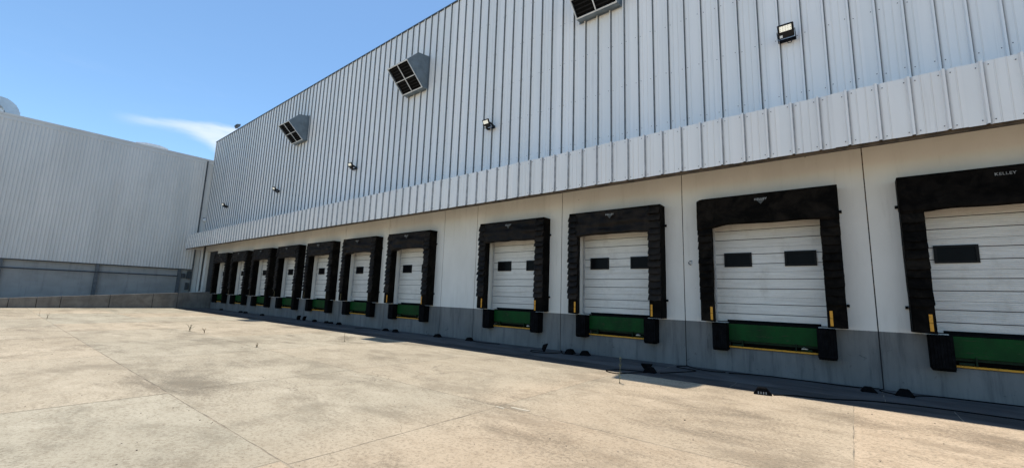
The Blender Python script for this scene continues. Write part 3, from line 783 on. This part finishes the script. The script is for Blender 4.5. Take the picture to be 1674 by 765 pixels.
cable([(-4.0, -1.95), (-4.5, -2.1), (-4.75, -2.55), (-4.4, -2.75), (-4.2, -2.4), (-3.95, -2.05)], 'black cable loop left of the close pair of wheel chocks')
cable([(-7.6, -.06), (-7.3, -.5), (-7.5, -1.0), (-8.0, -1.1), (-8.2, -.8), (-7.85, -.7)], 'black cable loop around the tipped wheel chock near the third door')
cable([(-7.55, -.05), (-7.2, -.6), (-6.9, -.7), (-6.5, -.5)], 'black cable linking the two wheel chocks below the third door')
cable([(-11.3, -.3), (-11.0, -.45), (-10.4, -.4), (-10.0, -.3)], 'black cable right of the wheel chock at the blank panel')
cable([(-17.0, -.5), (-17.6, -.45), (-18.4, -.6), (-18.6, -.8)], 'black cable stretched left from the chock by the door left of the blank panel')

# ------------------------------------------------------------------ wall fittings
def make_flood():
    fl = root('floodlight', (0, 0, 0), '', 'floodlight', 'black floodlights along the metal wall')
    T = Matrix.Translation((0, -0.34, 0.0)) @ Matrix.Rotation(R(28), 4, 'X')   # face tilts towards the ground
    def add(name, b, m, bev=0.0):
        me_ = boxm(name, b, m, bev); me_.transform(T); return link(name, me_, fl)
    add('housing', (-0.175, 0.175, -0.03, 0.03, -0.17, 0.17), M_LAMP, 0.018)
    add('lens', (-0.128, 0.128, -0.036, -0.0305, -0.005, 0.128), M_LENS)
    bm_ = bmesh.new()
    for a in range(5):
        for b in range(3): box(bm_, -0.118 + a * 0.055, -0.102 + a * 0.055, -0.039, -0.0365, 0.012 + b * 0.045, 0.028 + b * 0.045)
    me_ = mesh_of(bm_, 'led_dots', M_LED); me_.transform(T); setp(link('led_dots', me_, fl), kind='stuff')
    add('sticker', (-0.135, -0.075, -0.034, -0.0305, -0.145, -0.085), M_WHITE)
    bm_ = bmesh.new()
    for k in range(7): box(bm_, -0.14 + k * 0.045, -0.13 + k * 0.045, 0.031, 0.055, -0.14, 0.13)
    me_ = mesh_of(bm_, 'cooling_fins', M_LAMP); me_.transform(T); link('cooling_fins', me_, fl)
    bm_ = bmesh.new()
    for s_ in (-1, 1): prism(bm_, [(-0.37, -0.03), (-0.32, 0.03), (-0.04, -0.06), (-0.04, -0.15), (-0.12, -0.15)], 'x', s_ * 0.19 - 0.006, s_ * 0.19 + 0.006)
    box(bm_, -0.196, 0.196, -0.052, -0.041, -0.15, -0.06)
    link('bracket', mesh_of(bm_, 'bracket', M_LAMP), fl)
    bm_ = bmesh.new()
    tube(bm_, [(0.02, -0.20, -0.14), (0.0, -0.19, -0.22), (0.04, -0.15, -0.25), (0.09, -0.10, -0.22), (0.1, -0.05, -0.12)], 0.009, 5)
    link('lead', mesh_of(bm_, 'lead', M_LAMP), fl)
    return fl
fl0 = make_flood()
FL = [(-0.88, 'largest, nearest black floodlight on the ribbed wall at upper right'), (-11.05, 'black floodlight on the ribbed wall right of the middle louvre hood'),
      (-21.15, 'black floodlight on the ribbed wall between the middle and far louvre hoods'), (-30.85, 'black floodlight on the ribbed wall below left of the far louvre hood'),
      (-40.75, 'farthest small black floodlight on the ribbed wall near the building corner')]
for k, (x_, lab) in enumerate(FL):
    o = fl0 if k == 0 else copy_tree(fl0); o.location = (x_, -0.01, 8.56); o['label'] = lab
    o.rotation_euler = (rnd.uniform(-.05, .05), 0, rnd.uniform(-.04, .04))
# roof edge light
rl = root('roof_floodlight', (-41.25, 0.1, ROOF), 'small grey floodlight standing on the roof edge near the corner', 'floodlight')
bm = bmesh.new(); prism(bm, [(-0.30, 0.62), (0.14, 0.72), (0.10, 0.42), (-0.10, 0.28), (-0.22, 0.34)], 'x', -0.42, 0.42)
link('housing', mesh_of(bm, 'housing', M_BOX), rl)
part('lens', rl, (-0.36, 0.36, -0.318, -0.29, 0.40, 0.58), M_GREYP)
bm = bmesh.new(); tube(bm, [(0, 0.05, -0.02), (0, 0.0, 0.34)], 0.04, 6); box(bm, -0.15, 0.15, -0.08, 0.15, 0.0, 0.03)
link('stand', mesh_of(bm, 'stand', M_BOX), rl); rl.scale = (0.68, 0.68, 0.8)

def make_hood():
    h_ = root('louvre_hood', (0, 0, 0), '', 'ventilation hood', 'grey ventilation hoods on the metal wall')
    w_ = 0.755; pr = [(-0.05, 1.66), (-0.70, 1.56), (-1.30, 0.92), (-0.33, -0.02), (-0.05, 0.02)]
    for s_ in (-1, 1):
        bm_ = bmesh.new(); prism(bm_, pr, 'x', s_ * w_ - 0.008, s_ * w_ + 0.008)
        link('side_plate', mesh_of(bm_, 'side_plate', M_HOOD), h_)
    bm_ = bmesh.new()
    def slab_(a, b, th, e=0.02):
        d_ = Vector((b[0] - a[0], b[1] - a[1])).normalized(); n_ = Vector((-d_.y, d_.x)) * th
        prism(bm_, [a, b, (b[0] + n_.x, b[1] + n_.y), (a[0] + n_.x, a[1] + n_.y)], 'x', -w_ - e, w_ + e)
    slab_(pr[0], pr[1], -0.012); slab_(pr[1], pr[2], -0.012)
    link('top_plate', mesh_of(bm_, 'top_plate', M_HOOD), h_)
    bm_ = bmesh.new(); slab_((-0.33, -0.025), (-0.05, 0.015), -0.014)
    link('bottom_plate', mesh_of(bm_, 'bottom_plate', M_HOOD), h_)
    part('back_plate', h_, (-w_ - 0.06, w_ + 0.06, -0.05, -0.038, -0.04, 1.74), M_HOOD)
    # the slanted opening: frame with a cross bar, blades behind
    A = Vector((0, -1.30, 0.92)); B = Vector((0, -0.33, -0.02)); d_ = (B - A); L_ = d_.length; d_.normalize(); n_ = Vector((0, d_.z, -d_.y))
    def at(q, o_): return A + d_ * (q * L_) + n_ * o_
    def bar(x0_, x1_, q0, q1, o0, o1):
        vs = [bm_.verts.new((x_, p.y, p.z)) for x_ in (x0_, x1_) for p in (at(q0, o0), at(q1, o0), at(q1, o1), at(q0, o1))]
        for q in ((0, 1, 2, 3), (7, 6, 5, 4), (0, 4, 5, 1), (1, 5, 6, 2), (2, 6, 7, 3), (3, 7, 4, 0)): bm_.faces.new([vs[k_] for k_ in q])
    sgn = 1 if (n_.y < 0) else -1
    o0, o1 = (0.004 * sgn, 0.028 * sgn)
    bm_ = bmesh.new(); bar(-w_ - .01, w_ + .01, -0.012, 0.022, o0, o1); bar(-w_ - .01, w_ + .01, 0.975, 1.01, o0, o1)
    bar(-w_ - .01, -w_ + .02, 0.024, 0.973, o0, o1); bar(w_ - .02, w_ + .01, 0.024, 0.973, o0, o1)
    link('frame', mesh_of(bm_, 'frame', M_HOODLIP), h_)
    bm_ = bmesh.new(); bar(-w_ + .022, w_ - .022, 0.515, 0.54, o0, o1); bar(-.018, .018, 0.025, 0.512, o0, o1); bar(-.018, .018, 0.543, 0.972, o0, o1)
    link('cross_bar', mesh_of(bm_, 'cross_bar', M_HOODLIP), h_)
    bm_ = bmesh.new(); bar(-w_ + .012, w_ - .012, 0.02, 0.98, -0.10 * sgn, -0.08 * sgn); link('shade_liner', mesh_of(bm_, 'shade_liner', M_PIT), h_)  # black sheet stands in for the shaded hollow of the hood
    for k_ in range(9):
        bm_ = bmesh.new(); q = 0.08 + k_ * 0.10
        bar(-w_ + .012, w_ - .012, q, q + 0.03, -0.07 * sgn, -0.06 * sgn)
        link('louvre_blade', mesh_of(bm_, 'louvre_blade', M_BLADE), h_)
    return h_
hd0 = make_hood()
for k, (x_, lab) in enumerate([(-16.11, 'middle grey louvred ventilation hood on the ribbed wall below the roof edge'), (-28.17, 'farthest, smallest grey louvred ventilation hood on the ribbed wall'),
                               (-6.2, 'grey louvred ventilation hood cut off by the top edge of the photo')]):
    o = hd0 if k == 0 else copy_tree(hd0); o.location = (x_, 0, 11.45); o['label'] = lab
# small hook on the wall
hk = root('wall_hook', (-3.46, 0, 2.76), 'tiny curled metal hook on the white wall right of the third door', 'hook')
bm = bmesh.new(); tube(bm, [(0.03, 0, 0.05), (0.0, -0.05, 0.06), (-0.03, -0.06, 0.02), (-0.02, -0.06, -0.03), (0.03, -0.05, -0.05)], 0.012, 5); link('hook', mesh_of(bm, 'hook', M_DPIPE), hk)
bm = bmesh.new(); box(bm, 0.02, 0.05, -0.012, -0.001, -0.02, 0.08); link('plate', mesh_of(bm, 'plate', M_TRACK), hk)

# ------------------------------------------------------------------ the building on the left
LX = XL
lb = root('side_warehouse', (LX, -12, 0), 'tall shaded grey ribbed warehouse closing the yard on the left', 'warehouse')
lo = Vector((LX, -12, 0))
def lpart(name, b, m, bev=0.0): return link(name, boxm(name, b, m, bev), lb, -lo)
LT = 13.5
prof = [(0, 0)]
for k in range(5):
    u = k * 0.2
    prof += [(u + 0.05, 0), (u + 0.075, 0.03), (u + 0.125, 0.03), (u + 0.15, 0)]
prof += [(1.0, 0)]
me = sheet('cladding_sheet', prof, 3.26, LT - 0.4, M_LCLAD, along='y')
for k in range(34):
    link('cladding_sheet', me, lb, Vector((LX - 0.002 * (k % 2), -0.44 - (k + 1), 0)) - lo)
lpart('gutter_trim', (LX - 0.4, LX + 0.06, -35, -0.0, LT - 0.16, LT), M_FLASH)
lpart('trim_band', (LX - 0.3, LX + 0.035, -35, -0.0, LT - 0.42, LT - 0.165), M_LCLAD)
lpart('drip_trim', (LX - 0.12, LX + 0.05, -35, -0.44, 3.19, 3.255), M_DPIPE)
lpart('corner_flashing', (LX - 0.1, LX + 0.012, -0.42, -0.035, 1.0, LT - 0.425), M_FLASH)
lpart('roof', (LX - 60, LX - 0.41, -35, 25, LT - 0.3, LT - 0.05), M_ROOF)
lpart('inner_wall', (LX - 0.6, LX - 0.36, -35, 25, -0.05, LT - 0.31), M_FLASH)
for (ya, yb) in ((-0.44, -1.27), (-1.47, -6.5), (-6.7, -11.42), (-11.62, -16.6), (-16.8, -21.8), (-22.0, -35)):
    lpart('wall_panel', (LX - 0.34, LX - 0.13, yb, ya, -0.05, 3.26), M_SIDEC, 0.004)
for y_ in (-1.37, -6.6, -11.52, -16.7, -21.9):
    bm = bmesh.new()
    for q in ((LX - 0.12, LX - 0.10), (LX + 0.02, LX + 0.04)): box(bm, q[0], q[1], y_ - 0.11, y_ + 0.11, 0.0, 3.17)
    box(bm, LX - 0.098, LX + 0.018, y_ - 0.01, y_ + 0.01, 0.0, 3.17)
    link('steel_post', mesh_of(bm, 'steel_post', M_BOX), lb, -lo)
bm = bmesh.new(); tube(bm, [(LX - 0.04, -35, 2.61), (LX + 0.07, -12, 2.61), (LX + 0.07, -1.5, 2.61)], 0.045, 6)
setp(link('conduit', mesh_of(bm, 'conduit', M_DPIPE)), 'thin dark conduit running along the grey lower wall of the side warehouse', 'conduit')
bm = bmesh.new(); tube(bm, [(LX + 0.07, -0.47, LT - 0.2), (LX + 0.07, -0.47, 1.3)], 0.05, 8)
for z_ in (3.6, 6.2, 8.8, 11.4): box(bm, LX - 0.003, LX + 0.13, -0.53, -0.41, z_, z_ + 0.05)
setp(link('downpipe', mesh_of(bm, 'downpipe', M_DPIPE)), 'dark downpipe in the corner at the end of the ribbed side wall', 'downpipe')
bm = bmesh.new(); tube(bm, [(-45.28, -0.07, 5.7), (-45.28, -0.07, 1.3)], 0.05, 8)
setp(link('downpipe', mesh_of(bm, 'downpipe', M_WALL)), 'pale downpipe left of the dark drive-in door at the ramp head', 'downpipe')
bm = bmesh.new(); tube(bm, [(-44.95, -0.08, 5.7), (-44.95, -0.08, 1.35)], 0.06, 8)
setp(link('downpipe', mesh_of(bm, 'downpipe', M_DPIPE)), 'thin black pipe between the pale downpipe and the drive-in door', 'pipe')
def ebox(y0, y1, z0, z1, d_, lab, m=M_BOX):
    e = root('electric_box', (LX, (y0 + y1) / 2, z0), lab, 'electric box', 'electric boxes on the side wall by the corner')
    h_ = (y1 - y0) / 2
    part('case', e, (-0.12, d_, -h_, h_, 0, z1 - z0), m, 0.01)
    part('lid', e, (d_ + 0.002, d_ + 0.014, -h_ + 0.03, h_ - 0.03, 0.03, z1 - z0 - 0.03), M_DPIPE)
ebox(-1.18, -0.92, 2.45, 2.85, 0.05, 'small grey electric box by the last steel post under the cladding')
ebox(-0.80, -0.50, 2.40, 3.10, 0.08, 'large dark electric box highest in the corner under the cladding', M_DPIPE)
ebox(-0.82, -0.58, 1.45, 2.05, 0.06, 'lowest dark electric box just above the ramp in the corner', M_DPIPE)
wl = root('wall_lamp', (LX, -0.12, 7.8), 'small round white lamp on the flat corner strip above the canopy', 'lamp')
bm = bmesh.new(); bmesh.ops.create_uvsphere(bm, u_segments=12, v_segments=8, radius=0.15, matrix=Matrix.Translation((0.1, 0, 0)) @ Matrix.Diagonal((0.7, 1, 1, 1)))
link('globe', mesh_of(bm, 'globe', M_WHITE, True), wl)
part('base', wl, (0.0125, 0.05, -0.09, 0.09, -0.12, 0.2), M_BOX)
# curved roof duct
dc = root('roof_duct', (LX - 1.0, -13.1, LT - 0.05), 'curved grey metal duct elbow rising above the left roof edge', 'duct')
bm = bmesh.new()
n_ = 14; pts = [(1.08 * math.sin(a), 1.25 * math.cos(a)) for a in [math.pi / 2 * k / n_ for k in range(n_ + 1)]][::-1]
pin = [(0.36 * math.sin(a), 0.62 * math.cos(a)) for a in [math.pi / 2 * k / n_ for k in range(n_ + 1)]]
prism(bm, pts + [(-1.6, 1.25), (-1.6, 0.62)] + pin, 'x', -0.55, 0.55)
link('elbow', mesh_of(bm, 'elbow', M_DUCT), dc)
bm = bmesh.new(); prism(bm, [(-1.6, 0.0), (0.30, 0.0), (0.30, 0.4), (-1.6, 0.55)], 'x', -0.5, 0.5); link('base_box', mesh_of(bm, 'base_box', M_DUCTW), dc)
bm = bmesh.new()
for a in (0.3, 0.8, 1.25):
    c_, s_ = math.cos(a), math.sin(a)
    prism(bm, [(1.085 * s_, 1.255 * c_), (1.11 * s_, 1.285 * c_), (1.11 * math.sin(a + .03), 1.285 * math.cos(a + .03)), (1.085 * math.sin(a + .03), 1.255 * math.cos(a + .03))], 'x', -0.57, 0.57)
link('seam_rib', mesh_of(bm, 'seam_rib', M_DUCT), dc)
# far white roof peeking over the edge
sk = root('roof_skylight', (LX - 2.2, -4.3, LT - 0.05), 'low white roof hump just showing over the left roof edge', 'skylight')
bm = bmesh.new(); prism(bm, [(-1.2, 0.0), (-1.1, 0.52), (-0.4, 0.66), (0.5, 0.68), (1.1, 0.55), (1.2, 0.0)], 'x', -0.7, 0.7); link('dome', mesh_of(bm, 'dome', M_WHITE), sk)

# ------------------------------------------------------------------ ramp
def rtop(y_): return max(0.0, 1.345 + 0.0655 * y_)
bm = bmesh.new(); prism(bm, [(0.0, -0.04), (0.0, 1.0), (-18.0, -0.02), (-18.0, -0.04)], 'x', LX - 0.12, -42.05)
setp(link('ramp', mesh_of(bm, 'ramp', M_RAMP)), kind='structure')
rw = root('ramp_wall', (-41.92, -9, 0), 'low stained concrete retaining wall along the ramp at the far end of the yard', 'retaining wall')
rwo = Vector((-41.92, -9, 0))
ys = [-0.012, -2.26, -3.79, -6.2, -8.63, -9.72, -10.92, -13.4, -15.8, -18.2, -20.2]
for a, b in zip(ys, ys[1:]):
    bm = bmesh.new(); g = 0.012
    prism(bm, [(a - g, -0.04), (a - g, rtop(a)), (b + g, rtop(b)), (b + g, -0.04)], 'x', -42.04, -41.80)
    bmesh.ops.bevel(bm, geom=list(bm.edges), offset=0.012, segments=1, affect='EDGES')
    link('wall_section', mesh_of(bm, 'wall_section', M_RAMP), rw, -rwo)
bm = bmesh.new(); prism(bm, [(-0.02, -0.04), (-0.02, 1.2), (-18, 0.05), (-18, -0.04)], 'x', -41.96, -41.86)
link('joint_core', mesh_of(bm, 'joint_core', M_PIT), rw, -rwo)

# ------------------------------------------------------------------ weeds in the joints
def weed(x_, y_, h_, stems, leaf, m, lab, seed, lean=0.15):
    r_ = random.Random(seed)
    wd = root('weed', (x_, y_, 0), lab, 'weed', 'weeds growing in the concrete joints')
    bm_ = bmesh.new(); bl = bmesh.new()
    for s_ in range(stems):
        a = r_.uniform(0, 6.28); ln = lean * r_.uniform(.3, 1.2); hh_ = h_ * r_.uniform(.65, 1.0)
        pts = [(ln * hh_ * math.cos(a) * q * q + r_.uniform(-.006, .006), ln * hh_ * math.sin(a) * q * q, hh_ * q) for q in [k / 6 for k in range(7)]]
        tube(bm_, pts, 0.0042 if h_ > .3 else 0.005, 4, 0.5)
        for k in range(leaf):
            q = r_.uniform(.12, 1.0); i = min(5, int(q * 6)); p = Vector(pts[i]).lerp(Vector(pts[i + 1]), q * 6 - i)
            b = r_.uniform(0, 6.28); L_ = r_.uniform(.018, .042) * (1.2 if q < .3 else 1); d_ = Vector((math.cos(b), math.sin(b), r_.uniform(.1, .9))).normalized()
            sd = d_.cross(Vector((0, 0, 1))).normalized() * L_ * .32
            vs = [bl.verts.new(v_) for v_ in (p, p + d_ * L_ * .5 + sd, p + d_ * L_, p + d_ * L_ * .5 - sd)]
            bl.faces.new(vs)
    for k in range(5):
        b = r_.uniform(0, 6.28); L_ = r_.uniform(.03, .07); d_ = Vector((math.cos(b), math.sin(b), .25)).normalized(); sd = d_.cross(Vector((0, 0, 1))).normalized() * L_ * .25
        vs = [bl.verts.new(v_) for v_ in (Vector((0, 0, .003)), d_ * L_ * .5 + sd + Vector((0, 0, .01)), d_ * L_, d_ * L_ * .5 - sd + Vector((0, 0, .01)))]
        bl.faces.new(vs)
    link('stem', mesh_of(bm_, 'stem', M_STEM if m is M_LEAF else M_DRY), wd); link('leaves', mesh_of(bl, 'leaves', m), wd)
weed(-3.86, -3.75, .62, 2, 16, M_LEAF, 'tall thin weed with small leaves at the shadow edge before the nearest doors', 3, .22)
weed(-13.66, -4.17, .36, 2, 3, M_DRY, 'thin dry weed stalk standing in the sun before the blank wall panel', 5)
weed(-19.93, -6.94, .26, 9, 6, M_LEAF, 'bushy dark green weed tuft in the far yard, left one of a pair', 8, .7)
weed(-18.91, -6.75, .20, 6, 4, M_DRY, 'small dry weed tuft in the far yard, right one of a pair', 9, .6)
weed(-13.67, -6.91, .12, 6, 4, M_DRY, 'low dry weed in the middle of the sunny yard', 12, .7)
weed(-29.22, -10.03, .3, 4, 4, M_DRY, 'dry weed at the far end of the long yard joint', 14, .5)
weed(-31.98, -10.12, .35, 1, 2, M_DRY, 'single dry stalk farthest left in the yard near the ramp', 15)
